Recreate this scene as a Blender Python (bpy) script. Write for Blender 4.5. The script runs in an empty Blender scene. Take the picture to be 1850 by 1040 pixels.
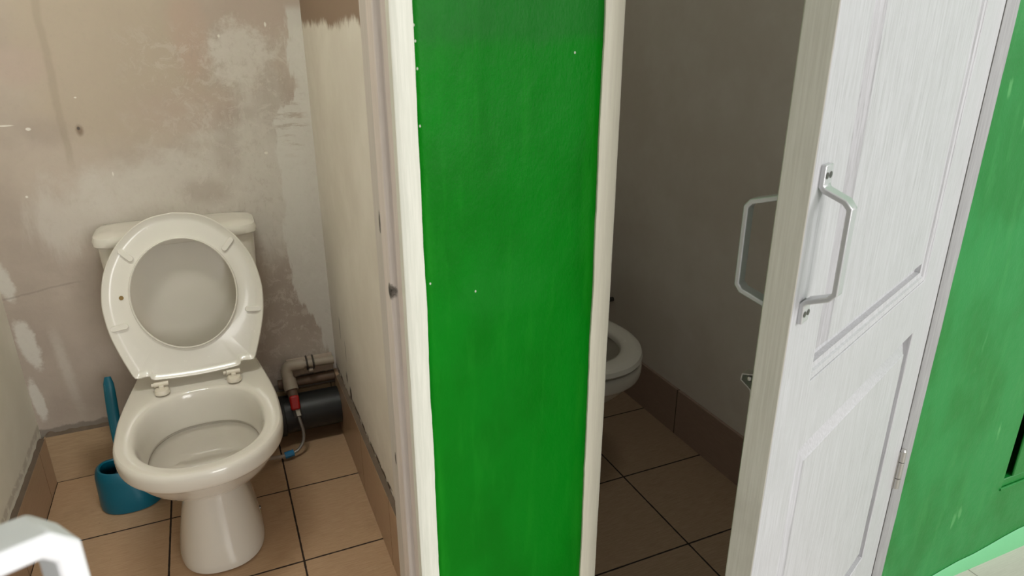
import bpy, bmesh, math, random
from mathutils import Vector, Matrix, noise
random.seed(4)
scn = bpy.context.scene
COL = scn.collection
PI = math.pi

# ------------------------------------------------------------------ camera, world, lights, exposure
cam_d = bpy.data.cameras.new('camera'); cam = bpy.data.objects.new('camera', cam_d); COL.objects.link(cam)
cam_d.sensor_width = 36.0; cam_d.lens = 1238.5 * 36 / 1850; cam_d.clip_start = 0.02
cam.location = (0, 0, 1.2877)
cam.rotation_euler = (math.radians(90 - 20.68), 0, math.radians(-23.748))
cam_d.dof.use_dof = True; cam_d.dof.focus_distance = 1.7; cam_d.dof.aperture_fstop = 14.0
scn.camera = cam

world = bpy.data.worlds.new('daylight'); scn.world = world; world.use_nodes = True
bgn = world.node_tree.nodes['Background']
bgn.inputs[0].default_value = (1.0, 0.985, 0.96, 1); bgn.inputs[1].default_value = 0.63

def area(name, loc, target, sx, sy, power, col):
    l = bpy.data.lights.new(name, 'AREA'); l.shape = 'RECTANGLE'; l.size = sx; l.size_y = sy
    l.energy = power; l.color = col
    o = bpy.data.objects.new(name, l); COL.objects.link(o); o.location = loc
    o.rotation_euler = (Vector(target) - Vector(loc)).to_track_quat('-Z', 'Y').to_euler()
    return o
area('window_light', (3.0, -1.4, 2.4), (0.8, 0.8, 0.8), 1.2, 1.1, 72, (1.0, 0.99, 0.985))
area('window_behind', (1.5, -4.3, 1.7), (0.2, 1.5, 0.7), 2.0, 1.9, 98, (1.0, 0.985, 0.955))
# unseen fill lights added under both stall ceilings to brighten the interiors
area('left_stall_fill', (-0.14, 1.02, 2.5), (-0.14, 1.5, 0.4), 0.5, 0.25, 14, (1.0, 0.97, 0.94))
area('right_stall_fill', (1.05, 0.98, 2.5), (1.25, 1.1, 0), 0.3, 0.2, 2.1, (1.0, 0.965, 0.93))
scn.view_settings.view_transform = 'Standard'; scn.view_settings.look = 'None'
scn.view_settings.gamma = 1.0; scn.view_settings.use_curve_mapping = False
scn.view_settings.exposure = 0.0

# ------------------------------------------------------------------ material helpers
def srgb(r, g, b):
    f = lambda c: (c/255/12.92) if c/255 <= 0.04045 else ((c/255+0.055)/1.055)**2.4
    return (f(r), f(g), f(b), 1)

class NT:
    """Small wrapper for building node trees."""
    def __init__(s, name, rough=0.5, spec=0.5, metal=0.0, coat=0.0):
        s.m = bpy.data.materials.new(name); s.m.use_nodes = True
        s.t = s.m.node_tree; s.n = s.t.nodes; s.b = s.n['Principled BSDF']
        s.b.inputs['Roughness'].default_value = rough; s.b.inputs['Specular IOR Level'].default_value = spec
        s.b.inputs['Metallic'].default_value = metal; s.b.inputs['Coat Weight'].default_value = coat
        s.b.inputs['Coat Roughness'].default_value = 0.08
        s.pos = s.n.new('ShaderNodeNewGeometry').outputs['Position']
        s.obj = s.n.new('ShaderNodeTexCoord').outputs['Object']
    def put(s, sock, v):
        if hasattr(v, 'node'): s.t.links.new(v, sock)
        else: sock.default_value = v
    def math(s, op, a, b=0.0, c=0.0, clamp=False):
        n = s.n.new('ShaderNodeMath'); n.operation = op; n.use_clamp = clamp
        s.put(n.inputs[0], a); s.put(n.inputs[1], b); s.put(n.inputs[2], c); return n.outputs[0]
    def sep(s, v):
        n = s.n.new('ShaderNodeSeparateXYZ'); s.put(n.inputs[0], v); return n.outputs
    def comb(s, x, y, z):
        n = s.n.new('ShaderNodeCombineXYZ'); s.put(n.inputs[0], x); s.put(n.inputs[1], y); s.put(n.inputs[2], z); return n.outputs[0]
    def noise(s, scale=5, detail=4, rough=0.55, vec=None, stretch=None, dist=0.0):
        vec = vec if vec is not None else s.pos
        if stretch:
            mp = s.n.new('ShaderNodeMapping'); mp.inputs['Scale'].default_value = stretch; s.put(mp.inputs[0], vec); vec = mp.outputs[0]
        n = s.n.new('ShaderNodeTexNoise'); n.inputs['Scale'].default_value = scale; n.inputs['Detail'].default_value = detail
        n.inputs['Roughness'].default_value = rough; n.inputs['Distortion'].default_value = dist
        s.put(n.inputs['Vector'], vec); return n.outputs[0]
    def ramp(s, v, a, b):
        n = s.n.new('ShaderNodeMapRange'); n.interpolation_type = 'SMOOTHSTEP'
        s.put(n.inputs[0], v); n.inputs[1].default_value = a; n.inputs[2].default_value = b; return n.outputs[0]
    def mix(s, f, a, b):
        n = s.n.new('ShaderNodeMix'); n.data_type = 'RGBA'
        s.put(n.inputs[0], f); s.put(n.inputs[6], a); s.put(n.inputs[7], b); return n.outputs[2]
    def color(s, c): s.put(s.b.inputs['Base Color'], c); return s
    def rough(s, r): s.put(s.b.inputs['Roughness'], r); return s
    def bump(s, h, strength=0.3, dist=0.002, prev=None):
        n = s.n.new('ShaderNodeBump'); n.inputs['Strength'].default_value = strength; n.inputs['Distance'].default_value = dist
        s.put(n.inputs['Height'], h)
        if prev: s.put(n.inputs['Normal'], prev)
        s.put(s.b.inputs['Normal'], n.outputs[0]); return n.outputs[0]
    def blob(s, u, v, cu, cv, ru, rv, edge=0.35, warp=None, wamt=0.5, rot=0.0):
        """1 inside an ellipse at (cu, cv), 0 outside; warped by noise so the outline is ragged."""
        du = s.math('SUBTRACT', u, cu); dv = s.math('SUBTRACT', v, cv)
        if rot:
            c, si = math.cos(rot), math.sin(rot)
            du, dv = (s.math('ADD', s.math('MULTIPLY', du, c), s.math('MULTIPLY', dv, si)),
                      s.math('SUBTRACT', s.math('MULTIPLY', dv, c), s.math('MULTIPLY', du, si)))
        du = s.math('DIVIDE', du, ru); dv = s.math('DIVIDE', dv, rv)
        d = s.math('SQRT', s.math('ADD', s.math('MULTIPLY', du, du), s.math('MULTIPLY', dv, dv)))
        if warp is not None:
            d = s.math('ADD', d, s.math('MULTIPLY', s.math('SUBTRACT', warp, 0.5), wamt * 2))
        return s.ramp(d, 1 + edge, 1 - edge)

def plain(name, rgb, rough=0.4, metal=0.0, spec=0.5, var=0.06, scale=30, bump=0.0, coat=0.0):
    t = NT(name, rough, spec, metal, coat)
    c = srgb(*rgb); d = tuple(x * (1 - var) for x in c[:3]) + (1,)
    t.color(t.mix(t.noise(scale, 3, vec=t.obj), d, c))
    if bump: t.bump(t.noise(scale * 6, 3, vec=t.obj), bump, 0.001)
    return t.m

def tile_mat(name, ox, oy, size, gw, base, dark, grout, axis='xy', rough=0.32, offset=None):
    """Square tiles with dark joints laid on a grid through (ox, oy)."""
    t = NT(name, rough, 0.4)
    X, Y, Z = t.sep(t.pos)
    U, V = {'xy': (X, Y), 'xz': (X, Z), 'yz': (Y, Z)}[axis]
    def dist(c, o):
        q = t.math('FRACT', t.math('ADD', t.math('DIVIDE', t.math('SUBTRACT', c, o), size), 100.5))
        return t.math('MULTIPLY', t.math('ABSOLUTE', t.math('SUBTRACT', q, 0.5)), size)
    def cell(c, o): return t.math('FLOOR', t.math('DIVIDE', t.math('SUBTRACT', c, o), size))
    d = dist(U, ox) if axis != 'xy' else t.math('MINIMUM', dist(U, ox), dist(V, oy))
    wob = t.math('MULTIPLY', t.math('SUBTRACT', t.noise(60, 3), 0.5), gw * 0.5)
    g = t.ramp(t.math('ADD', d, wob), gw * 0.62, gw * 0.42)
    wn = t.n.new('ShaderNodeTexWhiteNoise'); wn.noise_dimensions = '2D'
    t.put(wn.inputs['Vector'], t.comb(cell(U, ox), cell(V, oy if axis == 'xy' else 0), 0))
    st = (4, 60, 60) if axis != 'yz' else (60, 4, 60)
    streak = t.noise(6, 4, 0.6, stretch=st)
    c = t.mix(t.ramp(streak, 0.3, 0.7), srgb(*dark), srgb(*base))
    c = t.mix(t.math('MULTIPLY', wn.outputs[0], 0.25), c, srgb(*dark))
    dirt = t.ramp(t.noise(9, 5, 0.65), 0.56, 0.8)
    c = t.mix(t.math('MULTIPLY', dirt, 0.3), c, srgb(120, 98, 78))
    spk = t.ramp(t.noise(140, 2, 0.5), 0.73, 0.78)
    c = t.mix(t.math('MULTIPLY', spk, 0.5), c, srgb(80, 60, 45))
    c = t.mix(g, c, srgb(*grout))
    t.color(c); t.rough(t.math('ADD', t.math('MULTIPLY', g, 0.45), rough))
    n1 = t.bump(t.math('SUBTRACT', 1.0, g), 0.6, 0.002)
    t.bump(streak, 0.08, 0.001, n1)
    return t.m

# ------------------------------------------------------------------ materials
TS = 0.32
def m_ceramic(name, rgb, r=0.12, grime=0.0):
    t = NT(name, r, 0.55, 0, 0.35)
    c = srgb(*rgb); d = tuple(x * 0.93 for x in c[:3]) + (1,)
    k = t.mix(t.noise(9, 3, vec=t.obj), d, c)
    t.color(k); t.rough(t.math('ADD', t.math('MULTIPLY', t.noise(40, 4, vec=t.obj), 0.12), r - 0.05))
    return t.m
CERAMIC = m_ceramic('toilet ceramic', (224, 219, 208))
PLASTIC = m_ceramic('white seat plastic', (228, 224, 214), 0.24)
def m_water():
    t = NT('bowl water', 0.03, 0.5); t.b.inputs['Transmission Weight'].default_value = 0.25; t.b.inputs['IOR'].default_value = 1.33
    t.color(srgb(188, 181, 170)); return t.m  # grey base has the shade of the ceramic under the water painted in
WATER = m_water()
HINGEP = plain('hinge plastic', (222, 214, 198), 0.3)

def m_plaster_back():
    t = NT('stained plaster', 0.85, 0.2)
    def srgb(r, g, b, f=globals()['srgb']): return f(*[c + (255 - c) * 0.30 for c in (r, g, b)])
    X, Y, Z = t.sep(t.pos)
    w1 = t.noise(9, 6, 0.65); w2 = t.noise(30, 6, 0.7); wv = t.noise(6, 5, 0.7, stretch=(2.5, 1, 0.6)); brush = t.noise(14, 5, 0.7, stretch=(1, 1, 6))
    base = t.mix(t.ramp(t.noise(5, 5, 0.6), 0.35, 0.65), srgb(150, 131, 115), srgb(168, 149, 131))
    # ochre bare plaster upper left, pinkish patches, grey filler lower
    c = t.mix(t.math('MULTIPLY', t.blob(X, Z, -0.2, 1.22, 0.24, 0.26, 0.3, w1, 0.5), 0.8), base, srgb(160, 139, 114))
    c = t.mix(t.math('MULTIPLY', t.blob(X, Z, 0.0, 1.27, 0.05, 0.11, 0.4, w1, 0.4), 0.65), c, srgb(166, 132, 112))
    c = t.mix(t.math('MULTIPLY', t.blob(X, Z, -0.41, 1.2, 0.07, 0.05, 0.5, w1, 0.5), 0.5), c, srgb(166, 136, 122))
    c = t.mix(t.math('MULTIPLY', t.blob(X, Z, -0.03, 1.07, 0.13, 0.06, 0.5, w1, 0.7), 0.45), c, srgb(164, 136, 120))
    c = t.mix(t.math('MULTIPLY', t.blob(X, Z, 0.17, 1.34, 0.14, 0.08, 0.35, w1, 0.5), 0.7), c, srgb(160, 134, 117))
    c = t.mix(t.math('MULTIPLY', t.blob(X, Z, 0.0, 0.84, 0.30, 0.17, 0.4, w1, 1.1), 0.85), c, srgb(188, 178, 165))
    c = t.mix(t.math('MULTIPLY', t.blob(X, Z, -0.3, 0.8, 0.16, 0.1, 0.4, wv, 1.2), 0.7), c, srgb(190, 180, 167))
    c = t.mix(t.math('MULTIPLY', t.blob(X, Z, 0.12, 1.22, 0.08, 0.08, 0.4, w2, 1.2), 0.85), c, srgb(198, 187, 175))
    c = t.mix(t.math('MULTIPLY', t.blob(X, Z, 0.16, 0.9, 0.09, 0.28, 0.4, wv, 1.3), 0.75), c, srgb(192, 183, 171))
    # brown damp smudges
    for (x, z, a, b, k) in ((-0.03, 0.845, 0.06, 0.035, 0.45), (0.2, 0.43, 0.1, 0.12, 0.6), (0.19, 0.56, 0.05, 0.08, 0.4), (0.05, 0.97, 0.035, 0.08, 0.3), (0.2, 1.1, 0.045, 0.1, 0.35),
                            (-0.42, 0.42, 0.16, 0.22, 0.45), (0.1, 1.06, 0.05, 0.02, 0.3), (-0.38, 1.03, 0.05, 0.04, 0.35)):
        c = t.mix(t.math('MULTIPLY', t.blob(X, Z, x, z, a, b, 0.6, w1, 0.8), k), c, srgb(126, 106, 91))
    m1 = t.noise(24, 7, 0.78, dist=0.6); m2 = t.noise(55, 6, 0.75, stretch=(1, 1, 0.6))
    zone = t.math('MULTIPLY', t.ramp(t.math('ADD', X, t.math('MULTIPLY', w1, 0.25)), -0.12, 0.14), t.ramp(Z, 1.33, 1.24))
    c = t.mix(t.math('MULTIPLY', t.math('MULTIPLY', t.ramp(m1, 0.5, 0.6), zone), 0.4), c, srgb(206, 196, 184))
    c = t.mix(t.math('MULTIPLY', t.math('MULTIPLY', t.ramp(m2, 0.52, 0.66), zone), 0.28), c, srgb(140, 120, 104))
    c = t.mix(t.math('MULTIPLY', t.ramp(m1, 0.52, 0.68), 0.14), c, srgb(148, 126, 108))
    # nearly white filler strip by the right corner, ragged left edge
    lim = t.math('ADD', 0.255, t.math('MULTIPLY', t.ramp(Z, 1.13, 1.02), -0.075))
    lim = t.math('ADD', lim, t.math('MULTIPLY', t.ramp(Z, 0.55, 0.3), 0.09))
    lim = t.math('ADD', lim, t.math('MULTIPLY', t.math('SUBTRACT', wv, 0.5), 0.14))
    strip = t.ramp(t.math('SUBTRACT', X, lim), -0.006, 0.008)
    holes = t.math('MULTIPLY', t.ramp(brush, 0.50, 0.58), t.blob(X, Z, 0.23, 1.05, 0.045, 0.12, 0.5, w1, 0.6))
    strip = t.math('MULTIPLY', strip, t.math('SUBTRACT', 1.0, holes))
    strip = t.math('MULTIPLY', strip, t.ramp(Z, 1.36, 1.33))
    c = t.mix(t.math('MULTIPLY', strip, 0.8), c, srgb(202, 196, 186))
    # white filler strokes down the left corner
    for (x, z, a, b, r) in ((-0.545, 0.455, 0.022, 0.075, 0.12), (-0.558, 0.27, 0.014, 0.07, 0.05), (-0.565, 0.65, 0.02, 0.06, 0.2)):
        c = t.mix(t.math('MULTIPLY', t.blob(X, Z, x, z, a, b, 0.25, w2, 0.7, r), 0.85), c, srgb(200, 194, 182))
    for (x, z, a, b, r) in ((-0.47, 0.36, 0.014, 0.12, 0.08), (-0.17, 0.905, 0.05, 0.008, 0.15), (-0.1, 0.965, 0.035, 0.01, -0.3), (0.0, 1.0, 0.05, 0.015, 0)):
        c = t.mix(t.math('MULTIPLY', t.blob(X, Z, x, z, a, b, 0.6, w2, 0.9, r), 0.45), c, srgb(190, 180, 166))
    # filled crack, scratches
    cx = t.math('ADD', -0.342, t.math('MULTIPLY', t.math('SUBTRACT', t.noise(6, 4, 0.6), 0.5), 0.03))
    crack = t.math('MULTIPLY', t.ramp(t.math('ABSOLUTE', t.math('SUBTRACT', X, cx)), 0.013, 0.004), t.ramp(Z, 0.92, 0.98))
    c = t.mix(t.math('MULTIPLY', crack, 0.42), c, srgb(128, 108, 84))
    sc = t.math('MULTIPLY', t.ramp(t.math('ABSOLUTE', t.math('SUBTRACT', Z, t.math('ADD', t.math('MULTIPLY', X, 0.12), t.math('ADD', 0.655, t.math('MULTIPLY', w1, 0.02))))), 0.004, 0.001), t.ramp(X, -0.36, -0.42))
    c = t.mix(t.math('MULTIPLY', sc, 0.45), c, srgb(105, 90, 78))
    # nail hole, paint specks
    c = t.mix(t.blob(X, Z, -0.306, 1.035, 0.008, 0.013, 0.6, w2, 0.5), c, srgb(96, 72, 50))
    c = t.mix(t.blob(X, Z, -0.308, 1.041, 0.0035, 0.0045, 0.4), c, srgb(30, 20, 14))
    for (x, z, a, b) in ((-0.42, 1.045, 0.006, 0.004), (-0.468, 1.056, 0.018, 0.002), (-0.3, 1.12, 0.003, 0.002), (-0.25, 0.915, 0.002, 0.006), (-0.46, 0.87, 0.003, 0.003), (0.155, 0.945, 0.005, 0.004), (0.07, 1.27, 0.003, 0.004), (0.195, 1.3, 0.003, 0.006)):
        c = t.mix(t.blob(X, Z, x, z, a, b, 0.3, w2, 0.4), c, srgb(222, 214, 200))
    # rough brown edge above the skirting
    edge = t.ramp(t.math('ADD', Z, t.math('MULTIPLY', t.math('SUBTRACT', w2, 0.5), 0.03)), 0.183, 0.176)
    c = t.mix(edge, c, srgb(96, 82, 68))
    fine = t.noise(70, 5, 0.7)
    c = t.mix(t.math('MULTIPLY', t.ramp(fine, 0.5, 0.75), 0.12), c, srgb(120, 104, 92))
    t.color(c)
    h = t.math('ADD', t.math('MULTIPLY', w1, 1.0), t.math('MULTIPLY', w2, 0.35))
    t.bump(t.math('ADD', h, t.math('MULTIPLY', strip, 0.25)), 0.35, 0.004)
    return t.m

def m_wall_side(name, base, dark, brown_top=False, lowband=True):
    t = NT(name, 0.7, 0.3)
    X, Y, Z = t.sep(t.pos)
    w1 = t.noise(7, 5, 0.6); w2 = t.noise(35, 5, 0.7)
    c = t.mix(t.ramp(t.noise(3.5, 5, 0.6), 0.35, 0.7), srgb(*dark), srgb(*base))
    if brown_top:
        e = t.ramp(t.math('ADD', Z, t.math('MULTIPLY', t.math('SUBTRACT', t.noise(9, 5, 0.65), 0.5), 0.09)), 1.288, 1.312)
        c = t.mix(t.math('MULTIPLY', e, t.ramp(Y, 1.25, 1.4)), c, srgb(146, 124, 106))
        low = t.math('MULTIPLY', t.ramp(t.math('ADD', Z, t.math('MULTIPLY', w1, 0.2)), 0.48, 0.3), t.ramp(w2, 0.42, 0.62))
        c = t.mix(t.math('MULTIPLY', low, 0.4), c, srgb(205, 198, 186))
        c = t.mix(t.math('MULTIPLY', t.ramp(t.math('ABSOLUTE', t.math('SUBTRACT', Z, t.math('ADD', 0.218, t.math('MULTIPLY', t.math('SUBTRACT', w1, 0.5), 0.03)))), 0.012, 0.004), t.ramp(w2, 0.42, 0.5)), c, srgb(92, 78, 64))
        for (y, z, a, b) in ((2.0, 0.42, 0.004, 0.03), (1.93, 0.37, 0.003, 0.03), (1.9, 0.24, 0.014, 0.02), (1.95, 0.27, 0.008, 0.02)):
            c = t.mix(t.blob(Y, Z, y, z, a, b, 0.4, w2, 0.7), c, srgb(60, 48, 38))
    elif lowband:
        low = t.math('MULTIPLY', t.ramp(t.math('ABSOLUTE', t.math('SUBTRACT', Z, t.math('ADD', 0.178, t.math('MULTIPLY', w1, 0.02)))), 0.016, 0.006), t.ramp(w2, 0.4, 0.5))
        c = t.mix(t.math('MULTIPLY', low, 0.35), c, srgb(140, 124, 106))
    t.color(c); t.bump(t.math('ADD', w1, t.math('MULTIPLY', w2, 0.3)), 0.25, 0.003)
    return t.m

def m_green(name, lo, hi, r=0.42, wear=False):
    t = NT(name, r, 0.42 if wear else 0.12)
    X, Y, Z = t.sep(t.pos)
    strokes = t.noise(9, 5, 0.65, stretch=(5, 5, 0.7)); big = t.noise(4, 4, 0.55, stretch=(2, 2, 1.2)); w2 = t.noise(40, 5, 0.65)
    c = t.mix(t.ramp(big, 0.35, 0.65), srgb(*lo), srgb(*hi))
    c = t.mix(t.math('MULTIPLY', t.ramp(strokes, 0.5, 0.72), 0.35), c, srgb(min(255, hi[0] + 26), min(255, hi[1] + 14), hi[2] + 12))
    if not wear:
        # thicker second coat along the two vertical edges, greyer first coat near the top
        ed = t.math('MAXIMUM', t.ramp(X, 0.25, 0.236), t.ramp(X, 0.452, 0.468))
        c = t.mix(t.math('MULTIPLY', ed, t.math('MULTIPLY', t.ramp(strokes, 0.38, 0.6), 0.6)), c, srgb(22, 142, 24))
        tp = t.ramp(t.math('ADD', Z, t.math('MULTIPLY', t.math('SUBTRACT', t.noise(12, 4, 0.6), 0.5), 0.03)), 1.262, 1.285)
        c = t.mix(t.math('MULTIPLY', tp, 0.4), c, srgb(38, 112, 46))
        lb = t.blob(X, Z, 0.34, 0.955, 0.06, 0.035, 0.6, w2, 1.0)
        c = t.mix(t.math('MULTIPLY', lb, 0.35), c, srgb(30, 142, 42))
        for (x, z) in ((0.232, 1.292), (0.233, 1.275), (0.234, 1.245), (0.234, 1.18), (0.44, 1.26), (0.238, 0.98), (0.3, 0.96)):
            c = t.mix(t.blob(X, Z, x, z, 0.0011, 0.0016, 0.3), c, srgb(215, 225, 205))
    else:
        sc = t.noise(26, 3, 0.5, stretch=(1, 1, 0.25))
        c = t.mix(t.math('MULTIPLY', t.ramp(sc, 0.66, 0.72), 0.3), c, srgb(120, 190, 120))
    t.color(c)
    b1 = t.bump(t.noise(22, 5, 0.6, stretch=(1.6, 1.6, 1)), 0.5, 0.003)
    t.bump(t.noise(120, 4, 0.65, stretch=(3, 3, 1)), 0.3, 0.0012, b1)
    t.rough(t.math('ADD', t.math('MULTIPLY', w2, 0.2), r - 0.1))
    return t.m

def m_trim(name, base, dark, chips=False):
    t = NT(name, 0.42, 0.45)
    X, Y, Z = t.sep(t.pos)
    gr = t.noise(10, 5, 0.65, stretch=(26, 26, 1.1)); w2 = t.noise(60, 4, 0.7)
    c = t.mix(t.ramp(gr, 0.35, 0.7), srgb(*dark), srgb(*base))
    if chips:
        w3 = t.noise(130, 4, 0.7)
        for (y, z, a, b) in ((0.845, 0.962, 0.0075, 0.012), (0.9, 1.043, 0.0055, 0.016), (0.905, 0.66, 0.004, 0.011), (0.86, 0.41, 0.003, 0.016)):
            hole = t.math('MULTIPLY', t.blob(Y, Z, y, z, a, b, 0.2, w3, 0.5), t.ramp(X, 0.225, 0.215))
            c = t.mix(hole, c, srgb(120, 112, 104))
            hole2 = t.math('MULTIPLY', t.blob(Y, Z, y + 0.001, z - 0.002, a * 0.7, b * 0.75, 0.25, w3, 1.3), t.ramp(X, 0.225, 0.215))
            c = t.mix(hole2, c, srgb(38, 30, 26))
        sm = t.math('MULTIPLY', t.ramp(t.noise(45, 4, 0.7, stretch=(1, 1, 0.35)), 0.62, 0.72), t.math('MULTIPLY', t.ramp(Z, 0.62, 0.5), t.ramp(Y, 0.815, 0.83)))
        c = t.mix(t.math('MULTIPLY', sm, 0.4), c, srgb(150, 138, 130))
        mk = t.blob(X, Z, 0.213, 0.921, 0.006, 0.0016, 0.3, w3, 0.9)
        c = t.mix(t.math('MULTIPLY', mk, 0.7), c, srgb(120, 120, 112))
    t.color(c); t.bump(t.math('ADD', gr, t.math('MULTIPLY', w2, 0.3)), 0.3, 0.001)
    return t.m

def m_door():
    t = NT('white painted wood', 0.34, 0.5)
    g = t.noise(12, 6, 0.7, vec=t.obj, stretch=(26, 26, 0.9)); g2 = t.noise(30, 4, 0.7, vec=t.obj, stretch=(22, 22, 0.5))
    pat = t.ramp(t.noise(2.2, 3, 0.5, vec=t.obj), 0.35, 0.65)
    k = t.math('MULTIPLY', t.ramp(g2, 0.52, 0.66), t.math('ADD', 0.2, t.math('MULTIPLY', pat, 0.6)))
    c = t.mix(t.ramp(g, 0.3, 0.7), srgb(174, 174, 175), srgb(194, 194, 197))
    c = t.mix(k, c, srgb(150, 150, 150))
    t.color(c)
    t.bump(t.math('ADD', g, t.math('MULTIPLY', g2, 0.7)), 0.45, 0.0012)
    t.rough(t.math('ADD', t.math('MULTIPLY', g2, 0.2), 0.26))
    return t.m
def m_door_edge():
    t = NT('white painted door edge', 0.45, 0.4)
    g = t.noise(12, 5, 0.7, vec=t.obj, stretch=(30, 30, 0.7)); w = t.noise(5, 4, 0.6, vec=t.obj)
    c = t.mix(t.ramp(g, 0.3, 0.7), srgb(196, 192, 180), srgb(210, 207, 196))
    c = t.mix(t.math('MULTIPLY', t.ramp(w, 0.5, 0.7), 0.4), c, srgb(176, 171, 160))
    t.color(c); t.bump(g, 0.25, 0.001); return t.m

PLASTER = m_plaster_back()
WALL_R = m_wall_side('warm grey wall paint', (230, 224, 213), (218, 211, 199), True)
WALL_L = m_wall_side('pale grey green wall paint', (240, 236, 222), (230, 226, 210))
WALL_2 = m_wall_side('grey wall paint', (242, 236, 226), (232, 224, 212), lowband=False)
PAINT_C = plain('ceiling paint', (225, 224, 220), 0.8)
GREEN = m_green('green gloss paint', (0, 124, 12), (0, 136, 20))
GREEN2 = m_green('worn green gloss paint', (10, 114, 38), (26, 128, 56), 0.38, True)
GREEN3 = plain('light green plinth paint', (112, 188, 134), 0.45, bump=0.2)
TRIM = m_trim('cream trim paint', (246, 245, 232), (234, 234, 220))
TRIMR = m_trim('ivory trim paint', (246, 240, 220), (238, 231, 212))
JAMB = m_trim('pinkish white jamb paint', (238, 226, 218), (226, 213, 205), True)
RETURN = m_trim('grey plaster return', (214, 206, 198), (204, 196, 188), True)
FRAME2 = m_trim('grey white frame paint', (160, 160, 160), (144, 144, 144))
FLOOR1 = tile_mat('beige floor tile', 0.2382 * TS, 5.7148 * TS, TS, 0.0045, (198, 166, 134), (182, 150, 118), (46, 34, 26))
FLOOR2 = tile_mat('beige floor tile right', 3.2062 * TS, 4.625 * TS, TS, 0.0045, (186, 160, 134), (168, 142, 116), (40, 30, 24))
FLOORC = tile_mat('pale grey floor tile', 1.62, 0.62, 0.4, 0.003, (206, 198, 190), (196, 188, 180), (150, 142, 134))
SKB = tile_mat('skirting tile back', -0.06, 0, 0.33, 0.004, (186, 160, 128), (172, 146, 116), (120, 100, 80), 'xz')
SKS = tile_mat('skirting tile side', 1.73, 0, 0.33, 0.004, (184, 156, 128), (172, 142, 114), (150, 124, 98), 'yz')
SK2 = tile_mat('skirting tile of right stall', 1.62, 0, 0.32, 0.004, (176, 152, 138), (164, 140, 126), (80, 66, 56), 'yz')
MORTAR = plain('dirty mortar', (120, 104, 88), 0.9, var=0.4, bump=0.8)
DARK = plain('dark gap', (22, 26, 22), 0.9)
STEEL = plain('brushed steel', (190, 188, 184), 0.32, 0.9)
CHROME = plain('silver painted metal', (206, 207, 208), 0.3, 0.55, bump=0.2)
WHITEM = plain('white painted metal', (232, 232, 234), 0.35, 0.0, bump=0.2)
SCREW = plain('screw metal', (110, 108, 104), 0.35, 0.9)
SEWER = plain('dark grey sewer pipe', (33, 34, 34), 0.42, bump=0.1)
RUBBER = plain('black rubber', (36, 35, 34), 0.6)
PPR = plain('dirty white water pipe', (176, 162, 146), 0.55, var=0.35, scale=20, bump=0.3)
PPRB = plain('brown stained pipe', (116, 92, 74), 0.6, var=0.35)
RED = plain('red valve plastic', (168, 28, 26), 0.35)
HOSE = plain('braided hose', (150, 146, 140), 0.4, 0.6, bump=0.9)
BLUE = plain('blue plastic', (20, 120, 170), 0.4)
TEAL = plain('teal plastic', (0, 98, 120), 0.34, bump=0.05)
TEALD = plain('dark teal plastic', (4, 96, 112), 0.34)
BRISTLE = plain('dark bristles', (24, 44, 52), 0.8)
RUST = plain('rusty bumper', (150, 122, 66), 0.6, var=0.4)

# ------------------------------------------------------------------ mesh helpers
def link(name, bm, mat, parent=None, smooth=True, bev=0.0, auto=True):
    bmesh.ops.recalc_face_normals(bm, faces=bm.faces)
    me = bpy.data.meshes.new(name); bm.to_mesh(me); bm.free()
    for m in (mat if isinstance(mat, (list, tuple)) else [mat]): me.materials.append(m)
    if smooth:
        me.shade_smooth()
        if auto: me.set_sharp_from_angle(angle=math.radians(38))
    o = bpy.data.objects.new(name, me); COL.objects.link(o)
    if parent: o.parent = parent
    if bev:
        b = o.modifiers.new('bevel', 'BEVEL'); b.width = bev; b.segments = 2; b.limit_method = 'ANGLE'; b.angle_limit = math.radians(40)
    return o
def tag(o, label=None, cat=None, group=None, kind=None):
    if label: o['label'] = label
    if cat: o['category'] = cat
    if group: o['group'] = group
    if kind: o['kind'] = kind
    return o
def empty(name, loc, rz=0.0):
    o = bpy.data.objects.new(name, None); COL.objects.link(o); o.location = loc; o.rotation_euler = (0, 0, rz); o.empty_display_size = 0.05
    return o
def add_box(bm, x0, x1, y0, y1, z0, z1, mi=0):
    vs = [bm.verts.new((x, y, z)) for x in (x0, x1) for y in (y0, y1) for z in (z0, z1)]
    fs = []
    for a in ((0, 1, 3, 2), (4, 6, 7, 5), (0, 4, 5, 1), (2, 3, 7, 6), (0, 2, 6, 4), (1, 5, 7, 3)):
        f = bm.faces.new([vs[i] for i in a]); f.material_index = mi; fs.append(f)
    return vs
def box(name, x0, x1, y0, y1, z0, z1, mat, parent=None, bev=0.0):
    bm = bmesh.new(); add_box(bm, x0, x1, y0, y1, z0, z1); return link(name, bm, mat, parent, smooth=bool(bev), bev=bev)
def struct(o, label, cat): return tag(o, label, cat, kind='structure')
def loft(bm, rings, cap0=True, cap1=True, closed=True):
    R = [[bm.verts.new(p) for p in r] for r in rings]
    n = len(R[0])
    for a, b in zip(R, R[1:]):
        for i in range(n if closed else n - 1):
            bm.faces.new((a[i], a[(i+1) % n], b[(i+1) % n], b[i]))
    if cap0: bm.faces.new(R[0][::-1])
    if cap1: bm.faces.new(R[-1])
    return R
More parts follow.
